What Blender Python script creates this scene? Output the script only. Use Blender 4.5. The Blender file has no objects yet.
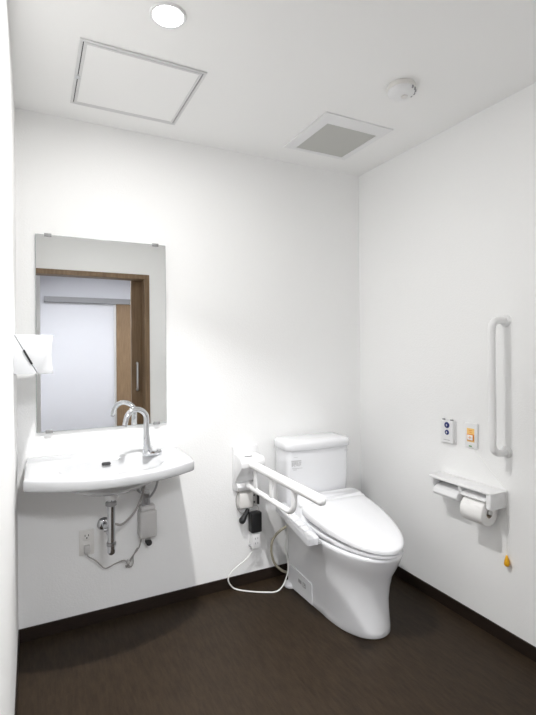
import bpy, bmesh, math, random
from mathutils import Vector, Matrix, Quaternion

random.seed(7)
PI = math.pi
scene = bpy.context.scene
COL = scene.collection
ORG = {}          # world origin of every linked object (no rotations are used on parents)

# ------------------------------------------------------------------ materials
def mat(name, color, rough=0.5, metal=0.0, spec=0.5, coat=0.0, emit=None, estr=0.0,
        bump=None, alpha=None):
    m = bpy.data.materials.new(name)
    m.use_nodes = True
    nt = m.node_tree
    b = nt.nodes['Principled BSDF']
    b.inputs['Base Color'].default_value = (*color, 1)
    b.inputs['Roughness'].default_value = rough
    b.inputs['Metallic'].default_value = metal
    b.inputs['Specular IOR Level'].default_value = spec
    b.inputs['Coat Weight'].default_value = coat
    b.inputs['Coat Roughness'].default_value = 0.05
    if emit:
        b.inputs['Emission Color'].default_value = (*emit, 1)
        b.inputs['Emission Strength'].default_value = estr
    if bump:
        scale, strength, dist = bump
        tc = nt.nodes.new('ShaderNodeTexCoord')
        n = nt.nodes.new('ShaderNodeTexNoise')
        n.inputs['Scale'].default_value = scale
        n.inputs['Detail'].default_value = 4
        bp = nt.nodes.new('ShaderNodeBump')
        bp.inputs['Strength'].default_value = strength
        bp.inputs['Distance'].default_value = dist
        nt.links.new(tc.outputs['Object'], n.inputs['Vector'])
        nt.links.new(n.outputs['Fac'], bp.inputs['Height'])
        nt.links.new(bp.outputs['Normal'], b.inputs['Normal'])
    return m

def noise_color(m, c1, c2, scale, stretch=(1, 1, 1), detail=5, lo=0.3, hi=0.7, rough=None):
    nt = m.node_tree
    b = nt.nodes['Principled BSDF']
    tc = nt.nodes.new('ShaderNodeTexCoord')
    mp = nt.nodes.new('ShaderNodeMapping')
    mp.inputs['Scale'].default_value = stretch
    n = nt.nodes.new('ShaderNodeTexNoise')
    n.inputs['Scale'].default_value = scale
    n.inputs['Detail'].default_value = detail
    n.inputs['Roughness'].default_value = 0.65
    r = nt.nodes.new('ShaderNodeValToRGB')
    r.color_ramp.elements[0].position = lo
    r.color_ramp.elements[1].position = hi
    r.color_ramp.elements[0].color = (*c1, 1)
    r.color_ramp.elements[1].color = (*c2, 1)
    nt.links.new(tc.outputs['Object'], mp.inputs['Vector'])
    nt.links.new(mp.outputs['Vector'], n.inputs['Vector'])
    nt.links.new(n.outputs['Fac'], r.inputs['Fac'])
    nt.links.new(r.outputs['Color'], b.inputs['Base Color'])
    return m

M = {}
M['wall'] = mat('wallpaper_white', (0.885, 0.886, 0.882), 0.85, spec=0.2, bump=(170, 0.30, 0.003))
M['ceil'] = mat('ceiling_white', (0.895, 0.893, 0.886), 0.9, spec=0.2, bump=(350, 0.2, 0.002))
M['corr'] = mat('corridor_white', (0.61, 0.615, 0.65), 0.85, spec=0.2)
M['floor'] = noise_color(mat('floor_vinyl', (0.04, 0.03, 0.024), 0.5, spec=0.22, bump=(160, 0.12, 0.002)),
                         (0.0170, 0.0107, 0.0058), (0.0355, 0.0232, 0.0134), 26, (3.2, 0.55, 1), 6, 0.32, 0.68)
M['base'] = noise_color(mat('baseboard_brown', (0.02, 0.013, 0.01), 0.45, spec=0.35),
                        (0.012, 0.0075, 0.0055), (0.024, 0.015, 0.0105), 30, (0.6, 0.6, 6))
M['wood'] = noise_color(mat('wood_brown', (0.25, 0.14, 0.075), 0.5, spec=0.3),
                        (0.135, 0.085, 0.046), (0.27, 0.185, 0.112), 14, (7, 7, 0.35), 6, 0.25, 0.75)
M['wood_dark'] = noise_color(mat('wood_leaf', (0.19, 0.105, 0.055), 0.5, spec=0.3),
                        (0.115, 0.070, 0.037), (0.225, 0.148, 0.086), 14, (7, 7, 0.35), 6, 0.25, 0.75)
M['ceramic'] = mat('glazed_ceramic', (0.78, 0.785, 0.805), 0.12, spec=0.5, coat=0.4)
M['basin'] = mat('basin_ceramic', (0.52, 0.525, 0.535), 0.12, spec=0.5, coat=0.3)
M['seat'] = mat('glossy_plastic_white', (0.75, 0.755, 0.775), 0.18, spec=0.5)
M['plastic'] = mat('plastic_white', (0.80, 0.80, 0.805), 0.35, spec=0.5)
M['dispenser'] = mat('dispenser_plastic', (0.62, 0.63, 0.645), 0.35)
M['plastic_warm'] = mat('plastic_warm_white', (0.76, 0.745, 0.72), 0.4, spec=0.4)
M['plastic_grey'] = mat('plastic_light_grey', (0.55, 0.54, 0.53), 0.45)
M['vinyl'] = mat('resin_rail', (0.83, 0.83, 0.83), 0.3, spec=0.5)
M['black'] = mat('plastic_black', (0.012, 0.012, 0.013), 0.4)
M['dark'] = mat('dark_gap', (0.03, 0.03, 0.032), 0.6)
M['grey'] = mat('print_grey', (0.30, 0.30, 0.31), 0.6)
M['lgrey'] = mat('print_light_grey', (0.50, 0.50, 0.51), 0.6)
M['chrome'] = mat('chrome', (0.66, 0.67, 0.69), 0.07, metal=1)
M['steel'] = mat('brushed_steel', (0.50, 0.50, 0.51), 0.3, metal=1)
M['alu'] = mat('aluminium', (0.62, 0.63, 0.65), 0.38, metal=1)
M['rail_paint'] = mat('rail_paint', (0.26, 0.26, 0.27), 0.6, spec=0.2)
M['clip'] = mat('clip_grey', (0.30, 0.30, 0.30), 0.4, metal=0.4)
M['alu_paint'] = mat('aluminium_paint', (0.70, 0.70, 0.70), 0.45, metal=0.3)
M['mirror'] = mat('mirror_silver', (0.93, 0.94, 0.935), 0.0, metal=1)
M['mirror_edge'] = mat('mirror_edge', (0.42, 0.46, 0.45), 0.25)
M['paper'] = mat('tissue_paper', (0.86, 0.85, 0.84), 0.95, spec=0.1, bump=(300, 0.3, 0.002))
M['card'] = mat('cardboard', (0.42, 0.34, 0.25), 0.9)
M['blue'] = mat('button_navy', (0.018, 0.03, 0.16), 0.35)
M['orange'] = mat('button_orange', (0.80, 0.28, 0.02), 0.4)
M['orange_pale'] = mat('label_orange', (0.93, 0.60, 0.20), 0.5)
M['yellow'] = mat('knob_yellow', (0.84, 0.43, 0.01), 0.35)
M['white'] = mat('print_white', (0.85, 0.85, 0.85), 0.5)
M['green'] = mat('indicator_green', (0.05, 0.25, 0.04), 0.4)
M['cord_w'] = mat('cord_white', (0.80, 0.80, 0.78), 0.45)
M['cord_g'] = mat('cord_grey', (0.33, 0.315, 0.30), 0.5)
M['hose_b'] = mat('hose_beige', (0.36, 0.33, 0.25), 0.5)
M['lens'] = mat('lamp_lens', (0.9, 0.9, 0.9), 0.4, emit=(1.0, 0.98, 0.96), estr=30)
M['panel_lens'] = mat('corridor_fill_lens', (0.9, 0.9, 0.9), 0.4, emit=(0.93, 0.96, 1.0), estr=8)  # glow of the added corridor fill lamps, never in view

# fan grille: fine square perforation, real bump + colour of the holes
gm = mat('vent_mesh', (0.40, 0.40, 0.38), 0.6)
nt = gm.node_tree
tc = nt.nodes.new('ShaderNodeTexCoord')
vo = nt.nodes.new('ShaderNodeTexVoronoi')
vo.inputs['Scale'].default_value = 62
vo.inputs['Randomness'].default_value = 0.0
rp = nt.nodes.new('ShaderNodeValToRGB')
rp.color_ramp.elements[0].position = 0.25
rp.color_ramp.elements[1].position = 0.45
rp.color_ramp.elements[0].color = (0.05, 0.05, 0.047, 1)
rp.color_ramp.elements[1].color = (0.50, 0.50, 0.475, 1)
nt.links.new(tc.outputs['Object'], vo.inputs['Vector'])
nt.links.new(vo.outputs['Distance'], rp.inputs['Fac'])
nt.links.new(rp.outputs['Color'], nt.nodes['Principled BSDF'].inputs['Base Color'])
M['mesh'] = gm

# ------------------------------------------------------------------ mesh helpers
def BM():
    return bmesh.new()

def box(bm, lo, hi, bev=0.0, seg=2):
    lo = Vector(lo); hi = Vector(hi)
    t = BM()
    bmesh.ops.create_cube(t, size=1)
    for v in t.verts:
        v.co = Vector(((lo.x + hi.x) / 2 + v.co.x * (hi.x - lo.x),
                       (lo.y + hi.y) / 2 + v.co.y * (hi.y - lo.y),
                       (lo.z + hi.z) / 2 + v.co.z * (hi.z - lo.z)))
    if bev > 0:
        bmesh.ops.bevel(t, geom=t.edges[:], offset=bev, segments=seg, profile=0.5, affect='EDGES')
    merge(bm, t)

def merge(bm, t):
    me = bpy.data.meshes.new('tmp')
    t.to_mesh(me); t.free()
    bm.from_mesh(me)
    bpy.data.meshes.remove(me)

def loft(bm, rings, cap0=True, cap1=True):
    vs = [[bm.verts.new(p) for p in r] for r in rings]
    n = len(rings[0])
    for a, b in zip(vs, vs[1:]):
        for i in range(n):
            j = (i + 1) % n
            bm.faces.new((a[i], a[j], b[j], b[i]))
    if cap0:
        bm.faces.new(list(reversed(vs[0])))
    if cap1:
        bm.faces.new(vs[-1])

def lathe(bm, prof, center, axis='Z', n=32):
    """prof: list of (radius, height) along axis."""
    rings = []
    c = Vector(center)
    for r, h in prof:
        ring = []
        for i in range(n):
            a = 2 * PI * i / n
            x, y = max(r, 1e-5) * math.cos(a), max(r, 1e-5) * math.sin(a)
            if axis == 'Z': p = Vector((x, y, h))
            elif axis == 'X': p = Vector((h, x, y))
            else: p = Vector((y, h, x))
            ring.append(c + p)
        rings.append(ring)
    loft(bm, rings)

def catmull(pts, k=6):
    P = [Vector(p) for p in pts]
    if len(P) < 3:
        return P
    out = []
    Q = [P[0] * 2 - P[1]] + P + [P[-1] * 2 - P[-2]]
    for i in range(1, len(Q) - 2):
        p0, p1, p2, p3 = Q[i - 1], Q[i], Q[i + 1], Q[i + 2]
        for j in range(k):
            t = j / k
            out.append(0.5 * ((2 * p1) + (p2 - p0) * t + (2 * p0 - 5 * p1 + 4 * p2 - p3) * t * t
                              + (3 * p1 - p0 - 3 * p2 + p3) * t ** 3))
    out.append(P[-1])
    return out

def tube(bm, pts, r, n=12, smooth=6, round_ends=False, flat=None):
    """sweep a circle (radius r or list per control point) along pts"""
    P = catmull(pts, smooth) if smooth else [Vector(p) for p in pts]
    m = len(P)
    if isinstance(r, (list, tuple)):
        R = []
        for i in range(m):
            t = i / (m - 1) * (len(r) - 1)
            k = min(int(t), len(r) - 2)
            R.append(r[k] + (r[k + 1] - r[k]) * (t - k))
    else:
        R = [r] * m
    tang = []
    for i in range(m):
        a = P[max(i - 1, 0)]; b = P[min(i + 1, m - 1)]
        tang.append((b - a).normalized())
    if round_ends:
        newP, newR, newT = [], [], []
        for k in range(5, 0, -1):
            a = k / 5 * PI / 2 * 0.97
            newP.append(P[0] - tang[0] * R[0] * math.sin(a)); newR.append(R[0] * math.cos(a)); newT.append(tang[0])
        newP += P; newR += R; newT += tang
        for k in range(1, 6):
            a = k / 5 * PI / 2 * 0.97
            newP.append(P[-1] + tang[-1] * R[-1] * math.sin(a)); newR.append(R[-1] * math.cos(a)); newT.append(tang[-1])
        P, R, tang = newP, newR, newT
    up = Vector((0, 0, 1))
    if abs(tang[0].dot(up)) > 0.9:
        up = Vector((0, 1, 0))
    nrm = (up - tang[0] * up.dot(tang[0])).normalized()
    rings = []
    for i in range(len(P)):
        if i:
            q = tang[i - 1].rotation_difference(tang[i])
            nrm = q @ nrm
            nrm = (nrm - tang[i] * nrm.dot(tang[i])).normalized()
        bn = tang[i].cross(nrm)
        rings.append([P[i] + (nrm * math.cos(2 * PI * k / n) + bn * math.sin(2 * PI * k / n)) * R[i] for k in range(n)])
    loft(bm, rings)

def prism(bm, poly, axis, a, b, bev=0.0):
    """poly: 2D points in the plane perpendicular to axis (X: (y,z), Y: (x,z), Z: (x,y))"""
    def p3(q, h):
        if axis == 'X': return (h, q[0], q[1])
        if axis == 'Y': return (q[0], h, q[1])
        return (q[0], q[1], h)
    t = BM()
    loft(t, [[p3(q, a) for q in poly], [p3(q, b) for q in poly]])
    bmesh.ops.recalc_face_normals(t, faces=t.faces[:])
    if bev > 0:
        es = [e for e in t.edges if e.calc_face_angle(0) > 0.5]
        bmesh.ops.bevel(t, geom=es, offset=bev, segments=2, profile=0.5, affect='EDGES')
    merge(bm, t)

def rrect(cx, cy, hx, hy, r, k=5):
    pts = []
    for sx, sy, a0 in ((1, 1, 0), (-1, 1, PI / 2), (-1, -1, PI), (1, -1, 1.5 * PI)):
        for i in range(k + 1):
            a = a0 + PI / 2 * i / k
            pts.append((cx + sx * (hx - r) + r * math.cos(a), cy + sy * (hy - r) + r * math.sin(a)))
    return pts

def obj(name, bm, material, parent=None, smooth=35, mats=None):
    bmesh.ops.recalc_face_normals(bm, faces=bm.faces[:])
    o_ = ORG[parent.name] if parent else Vector((0, 0, 0))
    if parent is None:
        # put the origin of a stand-alone mesh at the bottom centre of its bounds
        xs = [v.co.x for v in bm.verts]; ys = [v.co.y for v in bm.verts]; zs = [v.co.z for v in bm.verts]
        o_ = Vector(((min(xs) + max(xs)) / 2, (min(ys) + max(ys)) / 2, min(zs)))
    bmesh.ops.translate(bm, verts=bm.verts[:], vec=-o_)
    me = bpy.data.meshes.new(name)
    bm.to_mesh(me); bm.free()
    for m in (mats or [material]):
        me.materials.append(m)
    if smooth:
        me.shade_smooth()
        me.set_sharp_from_angle(angle=math.radians(smooth))
    o = bpy.data.objects.new(name, me)
    COL.objects.link(o)
    if parent:
        o.parent = parent
    else:
        o.location = o_
    ORG[o.name] = o_
    return o

def tag(o, label, cat, group=None):
    o['label'] = label; o['category'] = cat
    if group: o['group'] = group
    return o

def thing(name, label, cat, loc, group=None):
    o = bpy.data.objects.new(name, None)
    o.empty_display_size = 0.05
    o.location = loc
    COL.objects.link(o)
    ORG[o.name] = Vector(loc)
    return tag(o, label, cat, group)

def struct(name, bm, material, parent=None, smooth=0):
    o = obj(name, bm, material, parent, smooth)
    if not parent:
        o['kind'] = 'structure'
    return o

def sbox(name, lo, hi, material, bev=0.0, parent=None):
    b = BM(); box(b, lo, hi, bev)
    return struct(name, b, material, parent)

def pbox(name, lo, hi, material, parent, bev=0.0, seg=2):
    b = BM(); box(b, lo, hi, bev, seg)
    return obj(name, b, material, parent)

# ------------------------------------------------------------------ the room
W, H, D = 1.922, 2.40, 2.094       # width, height, depth to the door wall
T = 0.12                            # door wall thickness
CY = -5.13                          # far corridor wall
sbox('floor', (-3.2, CY - .1, -0.1), (1.6, 0.1, 0), M['floor'])
sbox('ceiling', (-W - .1, -D - T, H), (0.1, 0.1, H + .1), M['ceil'])
sbox('wall_back', (-W - .1, 0, 0), (0.1, 0.1, H), M['wall'])
sbox('wall_right', (0, -D - T, 0), (0.1, 0, H), M['wall'])
sbox('wall_left', (-W - .1, -D - T, 0), (-W, 0, H), M['wall'])
b = BM()
box(b, (-0.865, -D - T, 0), (0, -D, H))
box(b, (-W, -D - T, 2.012), (-0.865, -D, H))
struct('wall_front', b, M['wall'])
# corridor outside the open door
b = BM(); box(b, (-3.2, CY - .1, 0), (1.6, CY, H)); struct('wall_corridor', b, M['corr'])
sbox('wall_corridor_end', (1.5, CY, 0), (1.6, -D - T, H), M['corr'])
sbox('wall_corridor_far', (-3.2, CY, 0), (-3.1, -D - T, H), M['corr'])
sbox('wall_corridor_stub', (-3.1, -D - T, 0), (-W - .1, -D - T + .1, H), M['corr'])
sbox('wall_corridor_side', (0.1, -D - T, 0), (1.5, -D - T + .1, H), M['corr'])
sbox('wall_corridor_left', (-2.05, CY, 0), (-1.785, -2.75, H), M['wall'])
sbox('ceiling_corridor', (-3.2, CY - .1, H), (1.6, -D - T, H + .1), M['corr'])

# baseboards
BH, BT = 0.06, 0.008
sbox('baseboard_back', (-W, -BT, 0), (0, 0, BH), M['base'], 0.0015)
sbox('baseboard_right', (-BT, -D, 0), (0, -BT, BH), M['base'], 0.0015)
sbox('baseboard_left', (-W, -D, 0), (-W + .004, -BT, BH), M['base'], 0.001)
sbox('baseboard_front', (-0.865, -D, 0), (-BT, -D + BT, BH), M['base'], 0.0015)

# door frame (seen in the mirror), sliding leaf with handle, and the door across the corridor
b = BM()
box(b, (-W, -D - T - .004, 1.968), (-0.865, -D + .012, 2.012), 0.002)
box(b, (-0.908, -D - T - .004, 0), (-0.865, -D + .012, 1.968), 0.002)
struct('trim_1', b, M['wood'])
d1 = sbox('door_1', (-1.008, -2.262, 0.01), (-0.02, -2.226, 2.03), M['wood_dark'], 0.002)
b = BM()
tube(b, [(-.958, -2.226, 1.175), (-.958, -2.205, 1.18), (-.958, -2.19, 1.16), (-.958, -2.19, 1.05), (-.958, -2.19, .94),
         (-.958, -2.205, .92), (-.958, -2.226, .925)], 0.010, 12, 5)
obj('door_handle', b, M['alu'], d1)
d2 = sbox('door_2', (-0.70, CY + .03, 0.01), (0.32, CY + .07, 2.003), M['wood'], 0.002)
b = BM()
box(b, (-1.70, CY, 2.005), (0.40, CY + .09, 2.085), 0.004)
struct('trim_2', b, M['rail_paint'])
sbox('trim_3', (-0.73, CY, 0), (-0.70, CY + .03, 2.004), M['alu_paint'])

# ------------------------------------------------------------------ ceiling fittings
LX, LY = -1.458, -0.876
t = thing('ceiling_light', 'round glowing recessed downlight in the white ceiling', 'ceiling light', (LX, LY, H))
b = BM(); lathe(b, [(.040, -.001), (.060, 0), (.060, -.003), (.058, -.006), (.050, -.006), (.048, -.003), (.040, -.001)], (LX, LY, H), n=48)
obj('trim_ring', b, M['plastic'], t)
b = BM(); lathe(b, [(0, -.0005), (.048, -.0005), (.048, -.0035), (0, -.0050)], (LX, LY, H), n=48)
obj('lens', b, M['lens'], t)

# access hatch
x0, x1, y0, y1 = -1.704, -1.238, -0.636, -0.163
t = thing('access_hatch', 'square white ceiling access hatch with thin aluminium frame', 'access hatch', ((x0 + x1) / 2, (y0 + y1) / 2, H))
b = BM()
f = 0.011
for lo, hi in (((x0, y0), (x1, y0 + f)), ((x0, y1 - f), (x1, y1)), ((x0, y0 + f), (x0 + f, y1 - f)), ((x1 - f, y0 + f), (x1, y1 - f))):
    box(b, (lo[0], lo[1], H - .006), (hi[0], hi[1], H - .0005), .001)
obj('outer_frame', b, M['alu_paint'], t)
b = BM()
g = f + .0035
for lo, hi in (((x0 + g, y0 + g), (x1 - g, y0 + g + f)), ((x0 + g, y1 - g - f), (x1 - g, y1 - g)),
               ((x0 + g, y0 + g + f), (x0 + g + f, y1 - g - f)), ((x1 - g - f, y0 + g + f), (x1 - g, y1 - g - f))):
    box(b, (lo[0], lo[1], H - .006), (hi[0], hi[1], H - .0005), .001)
obj('inner_frame', b, M['alu_paint'], t)
b = BM(); box(b, (x0 + f, y0 + f, H - .0015), (x1 - f, y1 - f, H - .0004)); obj('gap', b, M['dark'], t)
b = BM(); box(b, (x0 + g + f, y0 + g + f, H - .0045), (x1 - g - f, y1 - g - f, H - .0008)); obj('panel', b, M['ceil'], t)
pbox('latch', (x0 + .004, -.40, H - .008), (x0 + .022, -.375, H - .001), M['alu'], t, .001)

# exhaust vent
x0, x1, y0, y1 = -0.645, -0.245, -0.590, -0.180
t = thing('exhaust_vent', 'square ceiling exhaust fan with grey mesh grille', 'vent', ((x0 + x1) / 2, (y0 + y1) / 2, H))
gx0, gx1, gy0, gy1 = -0.585, -0.285, -0.512, -0.212
b = BM()
def rect(ax, ay, bx, by, z): return [(ax, ay, z), (bx, ay, z), (bx, by, z), (ax, by, z)]
loft(b, [rect(x0, y0, x1, y1, H - .0005), rect(x0, y0, x1, y1, H - .006), rect(x0 + .012, y0 + .012, x1 - .012, y1 - .012, H - .0095),
         rect(gx0 - .006, gy0 - .006, gx1 + .006, gy1 + .006, H - .012), rect(gx0, gy0, gx1, gy1, H - .010), rect(gx0, gy0, gx1, gy1, H - .002)], cap0=True, cap1=False)
obj('frame', b, M['plastic'], t, smooth=20)
pbox('grille', (gx0, gy0, H - .0075), (gx1, gy1, H - .003), M['mesh'], t)

# smoke detector
sx, sy = -0.480, -0.898
t = thing('smoke_detector', 'round white smoke detector on the ceiling', 'smoke detector', (sx, sy, H))
b = BM(); lathe(b, [(.058, -.0003), (.060, -.004), (.060, -.014), (.056, -.018)], (sx, sy, H), n=40); obj('base', b, M['plastic_warm'], t)
b = BM(); lathe(b, [(.054, -.017), (.056, -.022), (.054, -.030), (.044, -.038), (.026, -.041), (0, -.0415)], (sx, sy, H), n=40); obj('cover', b, M['plastic'], t)
b = BM()
for i in range(5):
    a = math.radians(-80 + i * 20)
    cx_, cy_ = sx + .0555 * math.cos(a), sy + .0555 * math.sin(a)
    box(b, (cx_ - .003, cy_ - .004, H - .031), (cx_ + .003, cy_ + .004, H - .021))
obj('vent_slots', b, M['grey'], t)
b = BM(); lathe(b, [(.0, -.042), (.014, -.042), (.013, -.046), (0, -.047)], (sx + .012, sy - .005, H), n=24); obj('test_button', b, M['plastic_warm'], t)

# ------------------------------------------------------------------ mirror
t = thing('mirror', 'tall frameless wall mirror above the wash basin', 'mirror', (-1.5455, 0, .935))
mx0, mx1, mz0, mz1 = -1.844, -1.247, .935, 1.841
pbox('mirror_backing', (mx0, -.0112, mz0), (mx1, -.006, mz1), M['mirror_edge'], t, .001)
b = BM(); box(b, (mx0 + .002, -.012, mz0 + .002), (mx1 - .002, -.0113, mz1 - .002)); obj('mirror_glass', b, M['mirror'], t, smooth=0)
for cx_ in (mx0 + .052, mx1 - .052):
    for cz, s in ((mz0, -1), (mz1, 1)):
        b = BM()
        box(b, (cx_ - .015, -.017, cz - .009 if s > 0 else cz - .005), (cx_ + .015, -.0125, cz + .005 if s > 0 else cz + .009), .001)
        box(b, (cx_ - .015, -.0165, cz + .0012 if s > 0 else cz - .005), (cx_ + .015, -.0005, cz + .005 if s > 0 else cz - .0012), .0008)
        obj('mirror_clip', b, M['clip'], t)

# ------------------------------------------------------------------ paper towel dispenser
dz0, dz1, dy0, dy1 = 1.222, 1.370, -0.42, -0.13
t = thing('paper_towel_dispenser', 'white wedge-fronted paper towel dispenser on the left wall', 'towel dispenser', (-W, (dy0 + dy1) / 2, dz0))
b = BM()
prism(b, [(-W, dz0), (-1.842, dz0), (-1.9195, dz1), (-W, dz1)], 'Y', dy0 + .002, dy1, .001)
obj('body', b, M['dispenser'], t)
b = BM()
front = [(-1.788 - .006 * math.sin(PI * k / 8), dz0 + (dz1 - .002 - dz0) * k / 8) for k in range(9)]
prism(b, [(-1.8405, dz0)] + front + [(-1.918, dz1)], 'Y', dy0, dy1, .001)
obj('cover', b, M['dispenser'], t)
b = BM()
def along(k): return (-1.9187 + (-1.8412 + 1.9187) * k, dz1 + (dz0 - dz1) * k)
p, q = along(.40), along(.76)
prism(b, [(p[0] - .0035, p[1] - .001), (q[0] - .0035, q[1] - .001), (q[0] + .0025, q[1] + .003), (p[0] + .0025, p[1] + .003)], 'Y', dy0 - .0012, dy0 + .01)
obj('level_window', b, M['black'], t)

# ------------------------------------------------------------------ wash basin
BX, BY = -1.548, -0.235
ZT, TH = 0.814, 0.046
def interp(tab, x):
    for (xa, ya), (xb, yb) in zip(tab, tab[1:]):
        if xa <= x <= xb:
            s = (x - xa) / (xb - xa)
            return ya + (yb - ya) * s
    return tab[-1][1]
# plan of the counter: straight wall side, slightly tapering ends, bowed front
def front_y(x):
    u = (x + 1.552) / 0.335
    return -0.483 + 0.115 * abs(u) ** 2.1
outl = [(-1.889, -0.002)]
for k in range(0, 31):
    x = -1.893 + (0.675) * k / 30
    outl.append((x, front_y(x)))
outl += [(-1.209, -0.30), (-1.204, -0.16), (-1.206, -0.002)]
def ray_outline(poly, c, ang):
    d = Vector((math.cos(ang), math.sin(ang)))
    best = None
    n = len(poly)
    for i in range(n):
        a = Vector(poly[i]) - Vector(c); e = Vector(poly[(i + 1) % n]) - Vector(poly[i])
        den = d.x * e.y - d.y * e.x
        if abs(den) < 1e-9: continue
        tt = (a.x * e.y - a.y * e.x) / den
        s = (a.x * d.y - a.y * d.x) / den
        if tt > 0 and -1e-6 <= s <= 1 + 1e-6 and (best is None or tt > best): best = tt
    return best
N = 144
angs = [2 * PI * i / N for i in range(N)]
corner_angs = [math.atan2(p[1] - BY, p[0] - BX) % (2 * PI) for p in (outl[0], outl[1], outl[31], outl[-1])]
for ca in corner_angs:                    # snap the closest ray to every corner
    i = min(range(N), key=lambda k: abs((angs[k] - ca + PI) % (2 * PI) - PI))
    angs[i] = ca
RO = [ray_outline(outl, (BX, BY), a) for a in angs]
def ring_out(inset, z):
    return [(BX + (r - inset) * math.cos(a), BY + (r - inset) * math.sin(a), z) for r, a in zip(RO, angs)]
def ring_ell(cx, cy, rx, ry, z, power=2.0):
    out = []
    for a in angs:
        c, s = math.cos(a), math.sin(a)
        k = (abs(c / rx) ** power + abs(s / ry) ** power) ** (-1 / power)
        out.append((cx + k * c, cy + k * s, z))
    return out
b = BM()
rings = [ring_ell(-1.552, -.225, .022, .022, .684), ring_ell(-1.552, -.225, .07, .06, .687), ring_ell(-1.552, -.225, .13, .105, .698),
         ring_ell(-1.552, -.232, .185, .145, .724), ring_ell(-1.55, -.235, .225, .172, .752), ring_ell(-1.55, -.236, .24, .183, ZT - TH + .006),
         ring_out(.030, ZT - TH + .004), ring_out(.008, ZT - TH), ring_out(.002, ZT - TH + .004), ring_out(0, ZT - TH + .010),
         ring_out(0, ZT - .008), ring_out(.002, ZT - .003), ring_out(.007, ZT), ring_out(.03, ZT - .002),
         ring_ell(-1.55, -.250, .228, .168, ZT - .003, 2.3), ring_ell(-1.55, -.250, .218, .160, ZT - .006, 2.3), ring_ell(-1.55, -.250, .208, .151, ZT - .016, 2.3),
         ring_ell(-1.55, -.248, .190, .136, ZT - .05, 2.3), ring_ell(-1.55, -.245, .155, .112, ZT - .084), ring_ell(-1.552, -.24, .10, .075, ZT - .104),
         ring_ell(-1.552, -.235, .03, .03, ZT - .112)]
loft(b, rings)
t = thing('wash_basin', 'white bow-fronted ceramic wash basin on the back wall', 'wash basin', (-1.548, 0, .65))
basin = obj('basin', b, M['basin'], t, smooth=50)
# raised ledge along the wall
b = BM()
prism(b, [(-.001, ZT - .004), (-.001, ZT + .010), (-.020, ZT + .011), (-.038, ZT + .007), (-.056, ZT - .004)], 'X', -1.884, -1.212, .003)
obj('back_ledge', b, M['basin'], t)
b = BM()
prism(b, rrect(-1.557, .783, .0195, .0058, .0056), 'Y', -.1168, -.100)
obj('overflow_slot', b, M['dark'], t)
b = BM(); lathe(b, [(0, 0), (.024, 0), (.026, .002), (.02, .004), (0, .003)], (-1.552, -.235, ZT - .113), n=28); obj('drain_grate', b, M['chrome'], t)
b = BM(); box(b, (-1.80, -.20, ZT - TH - .012), (-1.785, -.02, ZT - TH + .002), .002); obj('wall_bracket', b, M['steel'], t)
b = BM(); box(b, (-1.30, -.20, ZT - TH - .010), (-1.285, -.02, ZT - TH + .002), .002); obj('wall_bracket', b, M['steel'], t)

# faucet
fx, fy = -1.372, -0.155
t = thing('faucet', 'chrome gooseneck faucet on the right of the wash basin', 'faucet', (fx, fy, ZT))
b = BM()
prism(b, rrect(-1.356, -.163, .044, .025, .024, 8), 'Z', ZT - .002, ZT + .018, .005)
obj('base_plate', b, M['chrome'], t)
b = BM()
tube(b, [(-1.374, -.157, ZT + .010), (-1.379, -.157, .855), (-1.383, -.157, .92), (-1.381, -.157, .98), (-1.386, -.158, 1.005), (-1.405, -.164, 1.024),
         (-1.432, -.172, 1.033), (-1.458, -.18, 1.025), (-1.476, -.187, 1.003), (-1.486, -.19, .966)],
     [.026, .0185, .0145, .0125, .0125, .0125, .0125, .0125, .0125, .0115], 18, 6)
obj('spout', b, M['chrome'], t, smooth=60)
b = BM(); tube(b, [(-1.4862, -.190, .967), (-1.4872, -.1903, .962)], .0095, 16, 0); obj('aerator', b, M['grey'], t)
b = BM(); lathe(b, [(0, 0), (.011, 0), (.010, .004), (0, .005)], (-1.325, -.163, ZT + .018), n=24); obj('sensor_cap', b, M['steel'], t)

# drain trap
t = thing('drain_trap', 'chrome drain pipe with trap below the wash basin', 'drain pipe', (-1.552, 0, .41))
tx, ty = -1.5535, -.225
b = BM(); tube(b, [(tx, ty, .664), (tx, ty, .55), (tx, ty, .470), (tx, ty, .422)], .0170, 20, 3, True); obj('trap_pipe', b, M['chrome'], t, smooth=60)
b = BM(); tube(b, [(tx, ty + .012, .482), (tx - .001, -.12, .478), (tx - .002, -.012, .470)], .0130, 16, 4); obj('outlet_pipe', b, M['chrome'], t, smooth=60)
b = BM(); lathe(b, [(.019, 0), (.024, .003), (.024, .016), (.020, .020), (.017, .024)], (tx, ty, .622), n=12); obj('coupling_nut', b, M['clip'], t)
b = BM(); lathe(b, [(.0172, 0), (.0205, .002), (.0205, .016), (.0172, .018)], (tx, ty, .446), n=12); obj('coupling_nut', b, M['steel'], t)
b = BM(); lathe(b, [(.0165, .0), (.024, .002), (.030, .010), (.033, .026), (.020, .036)], (tx, ty, .650), n=24); obj('drain_flange', b, M['plastic'], t)
b = BM(); lathe(b, [(.032, 0.0005), (.032, .003), (.027, .010), (.016, .015), (.013, .015)], (0, 0, 0), 'Z', 32)
for v in b.verts: v.co = Vector((tx - .002 + v.co.x, -v.co.z, .469 + v.co.y))
obj('wall_flange', b, M['chrome'], t)
b = BM(); lathe(b, [(0, 0), (.008, 0), (.008, .012), (.006, .014), (0, .014)], (tx - .030, ty, .520), 'X', 16)
obj('clean_out_plug', b, M['steel'], t)

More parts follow.
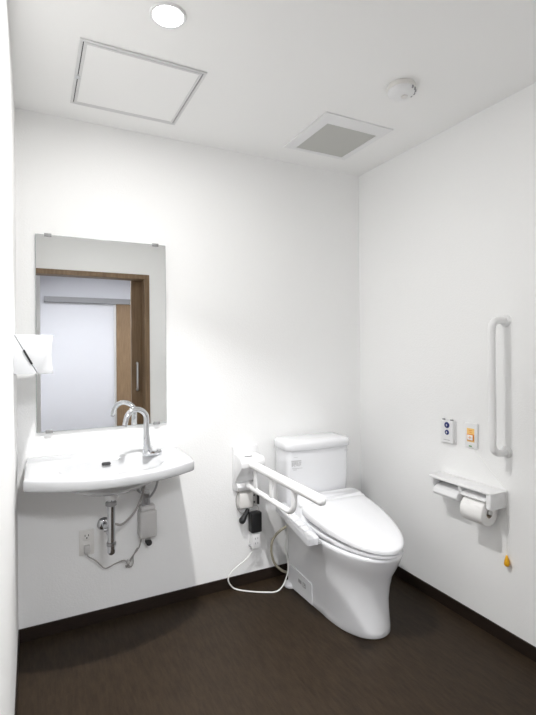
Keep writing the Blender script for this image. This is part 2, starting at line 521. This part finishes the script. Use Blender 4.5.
# faucet control box, with its hoses and valve
t = thing('water_supply_box', 'grey-white faucet supply box with hoses under the wash basin', 'supply box', (-1.355, 0, .34))
b = BM(); box(b, (-1.397, -.072, .383), (-1.313, -.0005, .518), .012, 3); obj('box_body', b, M['plastic_grey'], t)
b = BM(); box(b, (-1.391, -.066, .5175), (-1.319, -.008, .540), .008, 3); obj('box_lid', b, M['plastic_grey'], t)
b = BM(); tube(b, [(-1.352, -.045, .384), (-1.352, -.045, .368)], .011, 14, 0); obj('drain_valve', b, M['steel'], t)
b = BM(); tube(b, [(-1.352, -.030, .358), (-1.352, -.062, .358)], .0145, 16, 0); obj('valve_knob', b, M['dark'], t)
b = BM(); tube(b, [(-1.372, -.04, .538), (-1.374, -.042, .585)], .010, 12, 0); tube(b, [(-1.374, -.042, .583), (-1.380, -.046, .605)], .007, 12, 0)
obj('connector', b, M['steel'], t)
b = BM(); tube(b, [(-1.350, -.038, .538), (-1.350, -.038, .572)], .009, 12, 0); obj('connector', b, M['steel'], t)
b = BM(); tube(b, [(-1.380, -.046, .60), (-1.388, -.075, .625), (-1.384, -.115, .68), (-1.378, -.15, .764)], .0055, 10, 6); obj('supply_hose', b, M['steel'], t)
b = BM(); tube(b, [(-1.350, -.038, .57), (-1.334, -.05, .590), (-1.318, -.062, .625), (-1.312, -.085, .68), (-1.33, -.13, .764)], .0055, 10, 6); obj('supply_hose', b, M['steel'], t)
b = BM(); tube(b, [(-1.362, -.06, .60), (-1.40, -.085, .622), (-1.412, -.09, .640)], .006, 10, 5); obj('elbow_fitting', b, M['steel'], t)
b = BM()
box(b, (-1.377, -.050, .575), (-1.345, -.040, .615), .002); obj('clamp', b, M['steel'], t)

b = BM(); tube(b, [(-1.534, -.215, .535), (-1.505, -.18, .515), (-1.470, -.14, .515), (-1.43, -.12, .545), (-1.402, -.10, .585), (-1.385, -.105, .64), (-1.372, -.125, .764)], .0050, 10, 6)
tag(obj('flexible_hose', b, M['cord_g']), 'thin grey flexible hose curving from drain pipe up to the basin', 'hose')

# wall outlet below the basin and its plugged cord
t = thing('wall_outlet', 'white double outlet plate low on the wall under the basin', 'outlet', (-1.634, 0, .335))
b = BM(); box(b, (-1.668, -.008, .336), (-1.600, -.0004, .456), .003); obj('cover_plate', b, M['plastic_warm'], t)
for z in (.425, .368):
    b = BM(); prism(b, rrect(-1.634, z, .018, .020, .008), 'Y', -.0105, -.007, .001)
    so = obj('socket', b, M['plastic_warm'], t)
    b = BM()
    box(b, (-1.643, -.0112, z), (-1.640, -.010, z + .009)); box(b, (-1.628, -.0112, z), (-1.625, -.010, z + .009)); box(b, (-1.637, -.0112, z - .010), (-1.631, -.010, z - .004))
    obj('socket_holes', b, M['black'], so)
t = thing('outlet_lead', 'thin grey power cable plugged into the outlet under the basin', 'cable', (-1.634, -.012, .25))
b = BM(); box(b, (-1.648, -.034, .352), (-1.620, -.0112, .388), .005); obj('plug', b, M['plastic_grey'], t)
b = BM(); tube(b, [(-1.634, -.026, .354), (-1.631, -.034, .340), (-1.598, -.04, .315), (-1.562, -.04, .273), (-1.535, -.04, .272), (-1.512, -.04, .281), (-1.469, -.038, .288), (-1.452, -.035, .270),
                   (-1.436, -.03, .246), (-1.424, -.03, .262), (-1.423, -.034, .30), (-1.395, -.036, .338), (-1.384, -.04, .384)], .0028, 8, 6); obj('wire', b, M['cord_g'], t)
b = BM(); tube(b, [(-1.460, -.036, .262), (-1.455, -.03, .248), (-1.445, -.030, .272), (-1.425, -.024, .295), (-1.402, -.024, .318), (-1.405, -.03, .330), (-1.428, -.03, .29), (-1.448, -.028, .250), (-1.440, -.026, .243)], .0025, 8, 6)
obj('slack_loop', b, M['cord_g'], t)
b = BM(); tube(b, [(-1.449, -.043, .275), (-1.449, -.020, .275)], .0065, 10, 0); obj('cable_tie', b, M['plastic_grey'], t)

# ------------------------------------------------------------------ fold-down armrest
ax = -0.815
t = thing('folding_armrest', 'white fold-down support rail with wall bracket beside the toilet', 'support rail', (-.81, 0, .53))
b = BM()
box(b, (-.884, -.018, .532), (-.735, -.0005, .772), .004)
obj('wall_plate', b, M['plastic'], t)
b = BM()
prism(b, [(-.016, .735), (-.060, .735), (-.100, .724), (-.116, .702), (-.116, .676), (-.094, .650), (-.044, .606), (-.034, .580), (-.016, .580)], 'X', -.878, -.752, .003)
obj('hinge_housing', b, M['plastic'], t)
b = BM(); lathe(b, [(0, -.806), (.032, -.806), (.038, -.800), (.038, -.745), (.032, -.736), (.012, -.733), (0, -.733)], (0, -.078, .692), 'X', 28); obj('hinge_drum', b, M['plastic'], t)
b = BM(); prism(b, [(-.016, .579), (-.046, .575), (-.054, .556), (-.046, .537), (-.016, .535)], 'X', -.872, -.765, .003); obj('stop_block', b, M['plastic'], t)
b = BM(); box(b, (-.846, -.088, .7255), (-.800, -.080, .7295)); obj('lock_slot', b, M['dark'], t)
b = BM(); tube(b, [(ax, -.075, .690), (ax, -.40, .690), (ax, -.778, .690)], .0220, 20, 4, True); obj('upper_rail', b, M['vinyl'], t, smooth=60)
b = BM(); tube(b, [(ax, -.045, .563), (ax, -.25, .563), (ax, -.475, .563), (ax, -.520, .567), (ax, -.550, .588), (ax, -.561, .622), (ax, -.561, .675)], .0135, 16, 6); obj('lower_rail', b, M['vinyl'], t, smooth=60)
for y in (-.155, -.335):
    b = BM(); box(b, (ax - .006, y - .017, .562), (ax + .006, y + .017, .675), .004); obj('strut', b, M['vinyl'], t)

# outlet box, adapter, plug, extension tap and cords below the armrest
t = thing('outlet_box', 'small off-white surface outlet box under the support rail bracket', 'outlet', (-.80, 0, .43))
b = BM(); box(b, (-.856, -.042, .436), (-.778, -.0005, .518), .004); obj('box_cover', b, M['plastic_warm'], t)
b = BM(); box(b, (-.777, -.012, .428), (-.735, -.0005, .512), .002); obj('mounting_plate', b, M['plastic_grey'], t)
for z in (.452, .490):
    b = BM(); tube(b, [(-.757, -.011, z), (-.757, -.0145, z)], .005, 12, 0); obj('screw', b, M['dark'], t)
b = BM(); box(b, (-.741, -.030, .440), (-.733, -.013, .505), .002); obj('switch_strip', b, M['black'], t)
t = thing('power_adapter', 'black power adapter hanging below the outlet box', 'adapter', (-.76, -.03, .29))
b = BM(); box(b, (-.795, -.058, .296), (-.731, -.014, .406), .006, 3); obj('adapter_body', b, M['black'], t)
b = BM(); tube(b, [(-.742, -.03, .400), (-.742, -.03, .425), (-.757, -.03, .442), (-.778, -.03, .432), (-.790, -.03, .410)], .003, 8, 6); obj('cable', b, M['plastic_grey'], t)
t = thing('black_plug', 'black angled plug hanging beside the power adapter', 'plug', (-.83, -.03, .35))
b = BM(); tube(b, [(-.806, -.030, .418), (-.820, -.030, .395), (-.838, -.030, .368)], [.011, .013, .019], 14, 4, True); obj('plug_body', b, M['black'], t)
b = BM(); tube(b, [(-.852, -.012, .520), (-.868, -.022, .50), (-.870, -.022, .465), (-.862, -.022, .430), (-.842, -.024, .408), (-.815, -.027, .408)], .0025, 8, 6); obj('cable', b, M['cord_g'], t)
t = thing('extension_tap', 'white extension socket and cord looping down to the floor beside the toilet', 'extension cord', (-.76, -.03, 0))
b = BM(); box(b, (-.788, -.052, .206), (-.738, -.008, .291), .005, 3)
so = obj('tap_body', b, M['plastic'], t)
b = BM()
for z in (.258, .232):
    box(b, (-.772, -.0532, z), (-.769, -.0515, z + .010)); box(b, (-.757, -.0532, z), (-.754, -.0515, z + .010))
obj('socket_holes', b, M['grey'], so)
b = BM(); tube(b, [(-.797, -.03, .222), (-.787, -.03, .222)], .008, 12, 0); obj('side_clip', b, M['lgrey'], so)
b = BM(); tube(b, [(-.763, -.03, .210), (-.768, -.030, .198), (-.785, -.030, .180), (-.826, -.032, .147), (-.880, -.034, .120), (-.912, -.036, .098), (-.928, -.040, .072), (-.918, -.038, .042), (-.895, -.035, .014), (-.872, -.050, .0055),
                   (-.845, -.075, .0048), (-.802, -.109, .0048), (-.752, -.141, .0048), (-.707, -.160, .0050), (-.676, -.168, .020), (-.650, -.170, .055), (-.632, -.17, .11), (-.634, -.17, .165), (-.645, -.17, .22), (-.646, -.17, .258), (-.638, -.175, .31), (-.642, -.185, .37), (-.645, -.20, .428)], .0038, 10, 5)
obj('cable', b, M['cord_w'], t)
b = BM(); tube(b, [(-.50, -.075, .325), (-.55, -.075, .315), (-.61, -.075, .296), (-.648, -.075, .275), (-.675, -.075, .245), (-.684, -.075, .20), (-.677, -.075, .15), (-.658, -.075, .105), (-.616, -.072, .062), (-.565, -.05, .03), (-.52, -.03, .018)], .0070, 12, 6)
tag(obj('water_hose', b, M['hose_b']), 'beige flexible water hose looping behind the toilet', 'hose')

# ------------------------------------------------------------------ toilet
TX = -0.440
toilet = thing('toilet', 'white close-coupled toilet with closed bidet seat lid in the back corner', 'toilet', (TX, -.20, 0))
def plan(hw, yr, yf, ys, z, n=40, p=2.1, rear_r=.03, hr=None):
    """toilet outline: flat rear at yr, sides to ys (half width hr at the rear, hw at ys), superelliptic front to yf"""
    hr = hr or hw
    pts = []
    for i in range(n + 1):
        a = PI * i / n
        c, s = math.cos(a), math.sin(a)
        pts.append((TX - hw * math.copysign(abs(c) ** (2 / p), c), ys - (ys - yf) * abs(s) ** (2 / p), z))
    k = 6
    for i in range(k + 1):
        a = PI / 2 * i / k
        pts.append((TX + hr - rear_r + rear_r * math.cos(a), yr - rear_r + rear_r * math.sin(a), z))
    for i in range(k + 1):
        a = PI / 2 + PI / 2 * i / k
        pts.append((TX - hr + rear_r + rear_r * math.cos(a), yr - rear_r + rear_r * math.sin(a), z))
    return pts
b = BM()
rings = []
for hw_, hr_, yf_, ys_, z_ in ((.142, .163, -.730, -.46, .0005), (.145, .166, -.734, -.46, .006), (.144, .165, -.733, -.46, .03), (.141, .163, -.725, -.46, .09), (.141, .162, -.724, -.46, .15),
                          (.144, .163, -.734, -.46, .21), (.151, .166, -.753, -.46, .27), (.163, .172, -.780, -.46, .312), (.176, .180, -.798, -.46, .348), (.183, .184, -.810, -.46, .374),
                          (.185, .184, -.813, -.46, .386), (.179, .178, -.807, -.46, .392)):
    rings.append(plan(hw_, -.10, yf_, ys_, z_, hr=hr_))
loft(b, rings)
obj('bowl', b, M['ceramic'], toilet, smooth=60)
# rear side covers with bolt cap, name strip, tiny seam
def side_x(y): return TX - (.1645 + (y + .13) / .33 * .0215)
def on_side(poly, off0, off1, bm):
    """flat patch standing off0..off1 proud of the tapering left skirt"""
    loft(bm, [[(side_x(y) - off0, y, z) for y, z in poly], [(side_x(y) - off1, y, z) for y, z in poly]])
b = BM(); on_side([(-.13, .004), (-.13, .118), (-.155, .124), (-.36, .108), (-.37, .004)], -.004, .0035, b)
cov = obj('skirt_cover', b, M['ceramic'], toilet)
b = BM()
on_side([(-0.237, 0.066), (-0.237, 0.084), (-0.267, 0.082), (-0.267, 0.064)], .0032, .0044, b); on_side([(-0.280, 0.060), (-0.280, 0.084), (-0.307, 0.082), (-0.307, 0.058)], .0032, .0044, b)
obj('cover_label', b, M['grey'], cov)
b = BM()
on_side([(-0.284, 0.066), (-0.284, 0.069), (-0.303, 0.068), (-0.303, 0.065)], .0042, .0050, b); on_side([(-0.284, 0.075), (-0.284, 0.078), (-0.298, 0.077), (-0.298, 0.074)], .0042, .0050, b)
obj('label_print', b, M['white'], cov)
b = BM(); lathe(b, [(.036, 0.0005), (.038, .004), (.037, .014), (.030, .022), (.014, .026), (0, .0265)], (TX - .158, -.140, 0), n=24); obj('bolt_cap', b, M['ceramic'], toilet)
b = BM(); lathe(b, [(.010, 0), (.009, .003), (.005, .005), (0, .0055)], (0, 0, 0), n=20)
R_ = Vector((0, 0, 1)).rotation_difference(Vector((.45, -.89, .05)).normalized())
for v in b.verts: v.co = R_ @ v.co + Vector((TX + .058, -.7010, .048))
obj('screw_cap', b, M['seat'], toilet)
# tank
def trect(x0, x1, y0, y1, z, r=.03, bow=0.0):
    """rounded rectangle; the front (y0) side bows outward by bow at its middle"""
    cx, hx = (x0 + x1) / 2, (x1 - x0) / 2
    pts = rrect(cx, (y0 + y1) / 2, hx, (y1 - y0) / 2, r)
    h = len(pts) * 3 // 4                      # the front edge runs between the two front corners
    a, b_ = pts[h - 1], pts[h]
    mid = [(a[0] + (b_[0] - a[0]) * k / 12, a[1] + (b_[1] - a[1]) * k / 12) for k in range(1, 12)]
    pts = pts[:h] + mid + pts[h:]
    if bow:
        pts = [(x, y + bow * ((x - cx) / hx) ** 2 if y < (y0 + y1) / 2 else y) for x, y in pts]
    return [(x, y, z) for x, y in pts]
tl, tr = TX - .207, TX + .190
b = BM()
loft(b, [trect(tl + .02, tr - .02, -.212, -.040, .3925, .03, .018), trect(tl + .014, tr - .014, -.216, -.038, .42, .03, .018), trect(tl + .004, tr - .004, -.224, -.036, .60, .03, .018), trect(tl + .003, tr - .003, -.226, -.036, .7552, .03, .018)])
obj('tank', b, M['ceramic'], toilet, smooth=40)
b = BM()
loft(b, [trect(tl - .002, tr + .002, -.231, -.032, .757, .03, .018), trect(tl - .005, tr + .005, -.235, -.030, .760, .03, .018), trect(tl - .005, tr + .005, -.235, -.030, .790, .03, .018), trect(tl - .001, tr + .001, -.231, -.032, .800, .03, .018),
         trect(tl + .012, tr - .012, -.216, -.044, .806, .03, .018), trect(tl + .05, tr - .05, -.18, -.07, .809, .03, .018)])
obj('tank_lid', b, M['ceramic'], toilet, smooth=60)
b = BM(); loft(b, [trect(tl + .006, tr - .006, -.2235, -.04, .7555, .03, .018), trect(tl + .006, tr - .006, -.2235, -.04, .7575, .03, .018)]); obj('lid_gap', b, M['grey'], toilet)
# printed notice on the tank
yf = -.2205
nx = TX - .184
def front_at(x):
    cx, hx = (tl + tr) / 2, (tr - tl - .006) / 2
    return -.2253 + .018 * ((x - cx) / hx) ** 2
b = BM()
for (u0, u1, z0, z1) in ((0, .056, .700, .706), (.002, .008, .674, .698), (.010, .014, .678, .698), (.016, .026, .684, .698), (.017, .021, .672, .684), (.028, .036, .676, .698),
                          (.039, .046, .674, .690), (.041, .056, .692, .697), (.049, .054, .678, .690), (.004, .062, .662, .6645), (.010, .030, .654, .657), (.014, .036, .722, .724)):
    q = [(nx + u0 + (u1 - u0) * k / 4, front_at(nx + u0 + (u1 - u0) * k / 4)) for k in range(5)]
    prism(b, [(x_, y_ - .0006) for x_, y_ in q] + [(x_, y_ + .002) for x_, y_ in reversed(q)], 'Z', z0, z1)
obj('notice_print', b, M['lgrey'], toilet)
def text_mesh(body, size, loc, normal, material, parent, name):
    cu = bpy.data.curves.new('t', 'FONT'); cu.body = body; cu.size = size; cu.extrude = .0003; cu.align_x = 'CENTER'
    o = bpy.data.objects.new('t', cu); COL.objects.link(o)
    me = bpy.data.meshes.new_from_object(o)
    bpy.data.objects.remove(o); bpy.data.curves.remove(cu)
    bm = BM(); bm.from_mesh(me); bpy.data.meshes.remove(me)
    for v in bm.verts:
        x, y, z = v.co
        if normal == '-Y': v.co = Vector((loc[0] + x, loc[1] - z, loc[2] + y))
        else: v.co = Vector((loc[0] - z, loc[1] - x, loc[2] + y))
    return obj(name, bm, material, parent, smooth=0)
text_mesh('TOTO', .013, (TX + .158, front_at(TX + .158) - .0012, .728), '-Y', M['lgrey'], toilet, 'maker_mark')
# bidet seat unit
b = BM()
def unit_ring(x0, x1, y0, y1, z, r=.035): return trect(x0, x1, y0, y1, z, r)
loft(b, [unit_ring(TX - .198, TX + .198, -.40, -.228, .392), unit_ring(TX - .203, TX + .203, -.40, -.228, .412), unit_ring(TX - .203, TX + .203, -.38, -.228, .460),
         unit_ring(TX - .198, TX + .198, -.345, -.228, .510), unit_ring(TX - .188, TX + .188, -.335, -.233, .523)])
obj('bidet_unit', b, M['seat'], toilet, smooth=50)
b = BM(); prism(b, rrect(TX - .048, -.262, .022, .008, .007), 'Z', .519, .5245); obj('indicator_window', b, M['lgrey'], toilet)
# seat and lid
def seat_ring(hw, yr, yf, ys, z, zr=None, p=2.05):
    pts = plan(hw, yr, yf, ys, z, 48, p, .03)
    if zr is not None:
        pts = [(x, y, zr + (z - zr) * (yr - y) / (yr - yf)) for x, y, _ in pts]
    return pts
b = BM()
loft(b, [seat_ring(.186, -.35, -.818, -.37, .3955, .404), seat_ring(.190, -.35, -.823, -.37, .398, .408), seat_ring(.190, -.35, -.823, -.37, .406, .432), seat_ring(.185, -.35, -.818, -.37, .409, .438)])
obj('seat', b, M['seat'], toilet, smooth=50)
b = BM()
loft(b, [seat_ring(.190, -.332, -.816, -.37, .4100, .462), seat_ring(.198, -.330, -.824, -.37, .4145, .470), seat_ring(.198, -.328, -.824, -.37, .4270, .500), seat_ring(.194, -.330, -.819, -.37, .4330, .509),
         seat_ring(.180, -.340, -.803, -.37, .4370, .5140), seat_ring(.12, -.38, -.73, -.46, .4470, .5110)])
obj('lid', b, M['seat'], toilet, smooth=50)
for s in (-1, 1):
    b = BM(); tube(b, [(TX + s * .150, -.330, .502), (TX + s * .190, -.330, .502)], .012, 14, 0, True)
    obj('lid_hinge', b, M['seat'], toilet)
# control arm
PX0, PX1, PY0, PY1, PS = TX - .264, TX - .196, -.165, -.525, .170
def pz(y): return .414 + (y - PY1) * PS
def panel_ring(ins, dz):
    base = rrect((PX0 + PX1) / 2, (PY0 + PY1) / 2, (PX1 - PX0) / 2, (PY0 - PY1) / 2, .016, 5)
    cx_, cy_ = (PX0 + PX1) / 2, (PY0 + PY1) / 2
    out = []
    for x, y in base:
        nx_ = x + math.copysign(min(ins, abs(cx_ - x)), cx_ - x)
        ny_ = y + math.copysign(min(ins, abs(cy_ - y)), cy_ - y)
        out.append((nx_, ny_, pz(ny_) + dz))
    return out
b = BM()
loft(b, [panel_ring(.006, -.036), panel_ring(.001, -.032), panel_ring(0, -.006), panel_ring(.002, -.002), panel_ring(.005, 0)])
cp = obj('control_panel', b, M['seat'], toilet, smooth=45)
pc = (PX0 + PX1) / 2
for i, (x, y, hx, hy) in enumerate(((-.013, -.285, .009, .016), (.011, -.285, .009, .016), (-.013, -.325, .009, .014), (.011, -.325, .009, .014), (-.003, -.385, .018, .016), (-.013, -.430, .009, .014), (.011, -.430, .009, .014), (-.003, -.480, .018, .014))):
    b = BM()
    pts = rrect(pc + x, y, hx, hy, .005)
    loft(b, [[(px_, py_, pz(py_) - .004) for px_, py_ in pts], [(px_, py_, pz(py_) + .0016) for px_, py_ in pts]])
    obj('button', b, M['plastic'] if i % 3 else M['plastic_warm'], cp)
for (x, y) in ((-.016, -.262), (.006, -.262), (-.003, -.358), (-.012, -.408), (.012, -.408), (-.003, -.456)):
    b = BM()
    pts = [(pc + x - .008, y - .002), (pc + x + .008, y - .002), (pc + x + .008, y + .002), (pc + x - .008, y + .002)]
    loft(b, [[(px_, py_, pz(py_) - .001) for px_, py_ in pts], [(px_, py_, pz(py_) + .0006) for px_, py_ in pts]])
    obj('panel_print', b, M['lgrey'], cp)
b = BM(); lathe(b, [(0, -.012), (.012, -.010), (.012, 0), (0, .001)], (TX - .197, -.515, .394), n=16); obj('panel_hinge', b, M['lgrey'], toilet)
toilet.rotation_euler = (0, 0, math.radians(-2.6))     # the pan stands slightly askew to the wall

# ------------------------------------------------------------------ right wall
t = thing('grab_bar', 'vertical white grab bar on the right wall', 'grab bar', (0, -1.02, .84))
xb, yb = -.092, -1.02
b = BM(); tube(b, [(-.004, yb, 1.422), (-.040, yb, 1.427), (-.076, yb, 1.415), (xb, yb, 1.386), (xb, yb, 1.290), (xb, yb, 1.140), (xb, yb, 0.990), (xb, yb, 0.884), (-.076, yb, 0.856), (-.040, yb, 0.845), (-.004, yb, 0.848)], .0158, 20, 6)
obj('rail', b, M['vinyl'], t, smooth=60)
for z in (1.424, .847):
    b = BM(); lathe(b, [(.027, -.0005), (.027, -.005), (.024, -.010), (.017, -.013)], (0, yb, z), 'X', 28); obj('wall_flange', b, M['vinyl'], t)

t = thing('flush_switch', 'white wall flush switch with two round navy buttons', 'flush switch', (0, -.72, .83))
b = BM(); box(b, (-.022, -0.7450, .832), (-.003, -0.6700, .944), .005, 3); body = obj('control_body', b, M['plastic'], t)
for z, r in ((.922, .0150), (.886, .0125)):
    b = BM(); lathe(b, [(r, 0), (r, -.0025), (r * .85, -.004), (0, -.0042)], (-.0215, -.7100, z), 'X', 28); bt = obj('button', b, M['blue'], t)
    b = BM(); box(b, (-.0262, -.7150, z - .001), (-.0255, -.7050, z + .001)); box(b, (-.0262, -.7112, z - .006), (-.0255, -.7090, z + .005)); obj('button_mark', b, M['white'], bt)
b = BM(); box(b, (-.0226, -0.7260, .846), (-.0215, -0.6880, .850)); obj('control_print', b, M['lgrey'], t)
for y in (-0.6800, -0.7300):
    b = BM(); box(b, (-.016, y - .006, .942), (-.006, y + .006, .951), .001); obj('holder_clip', b, M['grey'], t)
b = BM(); box(b, (-.004, -0.7500, .827), (-.0005, -0.6660, .948), .001); obj('holder', b, M['plastic'], t)

t = thing('call_switch', 'white emergency call plate with square orange button', 'call switch', (0, -.839, .83))
b = BM(); box(b, (-.011, -.877, .832), (-.0005, -.807, .948), .003); obj('cover_plate', b, M['plastic'], t)
b = BM(); box(b, (-.0122, -.861, .860), (-.0105, -.820, .924), .0004); obj('orange_label', b, M['orange_pale'], t)
b = BM(); box(b, (-.0165, -.860, .866), (-.012, -.822, .897), .003); cb = obj('call_button', b, M['orange'], t)
b = BM(); box(b, (-.0175, -.8560, .8695), (-.0162, -.8260, .8935), .0006); obj('button_face', b, M['white'], cb)
b = BM(); box(b, (-.0181, -.849, .880), (-.0174, -.833, .8825)); box(b, (-.0181, -.845, .876), (-.0174, -.837, .8782)); box(b, (-.0181, -.845, .8845), (-.0174, -.837, .8865)); obj('button_mark', b, M['orange'], cb)
b = BM()
for (y, z, w) in ((-.841, .914, .020), (-.841, .906, .012)):
    box(b, (-.0128, y - w / 2, z - .0015), (-.0121, y + w / 2, z + .0015))
obj('label_print', b, M['orange'], t)
b = BM(); box(b, (-.0122, -.847, .837), (-.0105, -.831, .842)); obj('indicator', b, M['green'], t)

t = thing('pull_cord', 'thin white emergency pull cord with yellow teardrop knob', 'pull cord', (-.012, -1.02, .345))
b = BM()
tube(b, [(-.006, -.848, .833), (-.008, -.90, .787), (-.010, -.96, .735), (-.012, -1.022, .684), (-.014, -1.0265, .672), (-.014, -1.0265, .60), (-.014, -1.0265, .48), (-.014, -1.0265, .39)], .0011, 8, 3)
obj('cord', b, M['cord_w'], t)
b = BM(); lathe(b, [(0, .036), (.004, .034), (.006, .026), (.010, .012), (.0125, 0), (.011, -.008), (.006, -.013), (0, -.014)], (-.015, -1.0265, .362), n=24)
obj('knob', b, M['yellow'], t, smooth=60)

# toilet paper holder
t = thing('toilet_paper_holder', 'white double toilet paper holder with shelf on the right wall', 'paper holder', (0, -.84, .57))
b = BM()
pl = [(-.0005, -.660), (-.085, -.660), (-.098, -.664), (-.105, -.675), (-.105, -1.005), (-.100, -1.016), (-.088, -1.022), (-.0005, -1.022)]
prism(b, pl, 'Z', .666, .675, .002)
obj('shelf', b, M['plastic'], t)
b = BM(); prism(b, [(-.0005, .600), (-.098, .600), (-.103, .605), (-.103, .6655), (-.0005, .6655)], 'Y', -1.016, -.992, .002); obj('end_bracket', b, M['plastic'], t)
b = BM(); prism(b, [(-.0005, .600), (-.070, .610), (-.095, .640), (-.098, .6655), (-.0005, .6655)], 'Y', -.852, -.838, .002); obj('middle_bracket', b, M['plastic'], t)
b = BM(); prism(b, [(-.0005, .600), (-.070, .610), (-.095, .640), (-.098, .6655), (-.0005, .6655)], 'Y', -.690, -.676, .002); obj('left_bracket', b, M['plastic'], t)
b = BM(); box(b, (-.006, -.992, .600), (-.0005, -.676, .6655)); obj('back_plate', b, M['plastic'], t)
def flap(y0_, y1_, tip):
    prof = [(-.006, .656), (-.060, .650), (-.092, .642), tip, (tip[0] + .002, tip[1] - .004), (-.090, .637), (-.060, .645), (-.006, .651)]
    b = BM(); prism(b, prof, 'Y', y0_, y1_, .001); return b
obj('paper_cutter', flap(-.990, -.855, (-.106, .634)), M['plastic'], t)
b = BM(); prism(b, [(-.0062, .640), (-.075, .636), (-.098, .622), (-.106, .604), (-.100, .592), (-.090, .588), (-.050, .590), (-.0062, .600)], 'Y', -.836, -.692, .003); obj('paper_cutter', b, M['plastic'], t)
b = BM(); tube(b, [(-.066, -.990, .578), (-.066, -.854, .578)], .010, 14, 0); obj('spindle', b, M['plastic_grey'], t)
# roll
rx, rz, ro, ri = -.066, .572, .0555, .0195
b = BM()
n = 48
def circ(r, y): return [(rx + r * math.cos(2 * PI * i / n), y, rz + r * math.sin(2 * PI * i / n)) for i in range(n)]
ya, yb2 = -.982, -.868
loft(b, [circ(ri, ya + .0003), circ(ro - .002, ya), circ(ro, ya + .002), circ(ro, yb2 - .002), circ(ro - .002, yb2), circ(ri, yb2 - .0003), circ(ri, ya + .0003)], False, False)
t = thing('toilet_roll', 'white toilet paper roll hanging in the right of the holder', 'toilet roll', (rx, -.925, rz - ro))
obj('paper', b, M['paper'], t, smooth=50)
b = BM(); loft(b, [circ(ri - .0004, ya + .001), circ(ri - .0004, yb2 - .001), circ(ri - .0016, yb2 - .001), circ(ri - .0016, ya + .001), circ(ri - .0004, ya + .001)], False, False); obj('cardboard_core', b, M['card'], t, smooth=50)
b = BM()
seg = []
for i in range(9):
    a = math.radians(80 + i * 8); seg.append((rx + (ro + .0006) * math.cos(a), rz + (ro + .0006) * math.sin(a)))
outer = [(rx + (ro + .0014) * math.cos(math.radians(80 + i * 8)), rz + (ro + .0014) * math.sin(math.radians(80 + i * 8))) for i in range(9)]
prism(b, seg + outer[::-1], 'Y', -.980, -.870)
obj('loose_end', b, M['paper'], t)

# ------------------------------------------------------------------ unseen corridor lamps, added to light the mirrored corridor and fill the room
for i, (px_, py_, lab) in enumerate(((-1.45, -3.45, 'flat square unseen fill lamp added outside the open doorway'), (0.5, -3.7, 'flat square unseen fill lamp added further along the corridor'))):
    t = thing('corridor_fill_lamp', lab, 'ceiling light', (px_, py_, H), 'added corridor fill lamps')
    b = BM(); box(b, (px_ - .31, py_ - .31, H - .03), (px_ + .31, py_ + .31, H - .0005), .004); obj('lamp_frame', b, M['plastic'], t)
    b = BM(); box(b, (px_ - .28, py_ - .28, H - .034), (px_ + .28, py_ + .28, H - .0301)); obj('diffuser', b, M['panel_lens'], t)

# ------------------------------------------------------------------ light
def area(name, loc, size, power, color, shape='DISK', parent=None, spread=PI):
    l = bpy.data.lights.new(name, 'AREA')
    l.shape = shape; l.size = size; l.energy = power; l.color = color; l.spread = spread
    o = bpy.data.objects.new(name, l); o.location = loc
    COL.objects.link(o)
    return o
area('downlight_wide_beam', (LX, LY, H - .012), .075, 9.8, (1.0, .993, .98))
area('downlight_core_beam', (LX, LY, H - .013), .075, 11.0, (1.0, .993, .98), spread=math.radians(92))
for px_, py_, pw in ((-1.45, -3.45, 48.0), (.5, -3.7, 36.0)):  # light of the added corridor lamps, fill through the doorway
    area('corridor_fill_beam', (px_, py_, H - .04), .5, pw, (.97, .98, 1.0), 'SQUARE')

w = bpy.data.worlds.new('World'); scene.world = w
w.use_nodes = True
w.node_tree.nodes['Background'].inputs[0].default_value = (.5, .5, .52, 1)
w.node_tree.nodes['Background'].inputs[1].default_value = 0.1

# ------------------------------------------------------------------ camera
cam_loc = Vector((-1.86076, -2.36754, 1.3118))
yaw, pitch, roll, fpx, v0 = .47057, .00177, -.008, 464.337, 347.265
fwd = Vector((math.sin(yaw), math.cos(yaw), 0)); rt = Vector((math.cos(yaw), -math.sin(yaw), 0)); up = Vector((0, 0, 1))
f2 = fwd * math.cos(pitch) + up * math.sin(pitch); u2 = up * math.cos(pitch) - fwd * math.sin(pitch)
r3 = rt * math.cos(roll) + u2 * math.sin(roll); u3 = u2 * math.cos(roll) - rt * math.sin(roll)
cd = bpy.data.cameras.new('Camera')
cd.sensor_fit = 'AUTO'; cd.sensor_width = 36
cd.lens = fpx * 36 / 715
cd.shift_y = -(357.5 - v0) / 715
cd.clip_start = .01; cd.clip_end = 50
co = bpy.data.objects.new('Camera', cd)
mw = Matrix((r3, u3, -f2)).transposed().to_4x4()
mw.translation = cam_loc
co.matrix_world = mw
COL.objects.link(co)
scene.camera = co

# ------------------------------------------------------------------ view
vs = scene.view_settings
vs.view_transform = 'Standard'; vs.look = 'None'; vs.gamma = 1.0; vs.use_curve_mapping = False
vs.exposure = 0.14
scene.cycles.max_bounces = 12
scene.cycles.diffuse_bounces = 8
scene.cycles.glossy_bounces = 6
scene.cycles.caustics_reflective = True
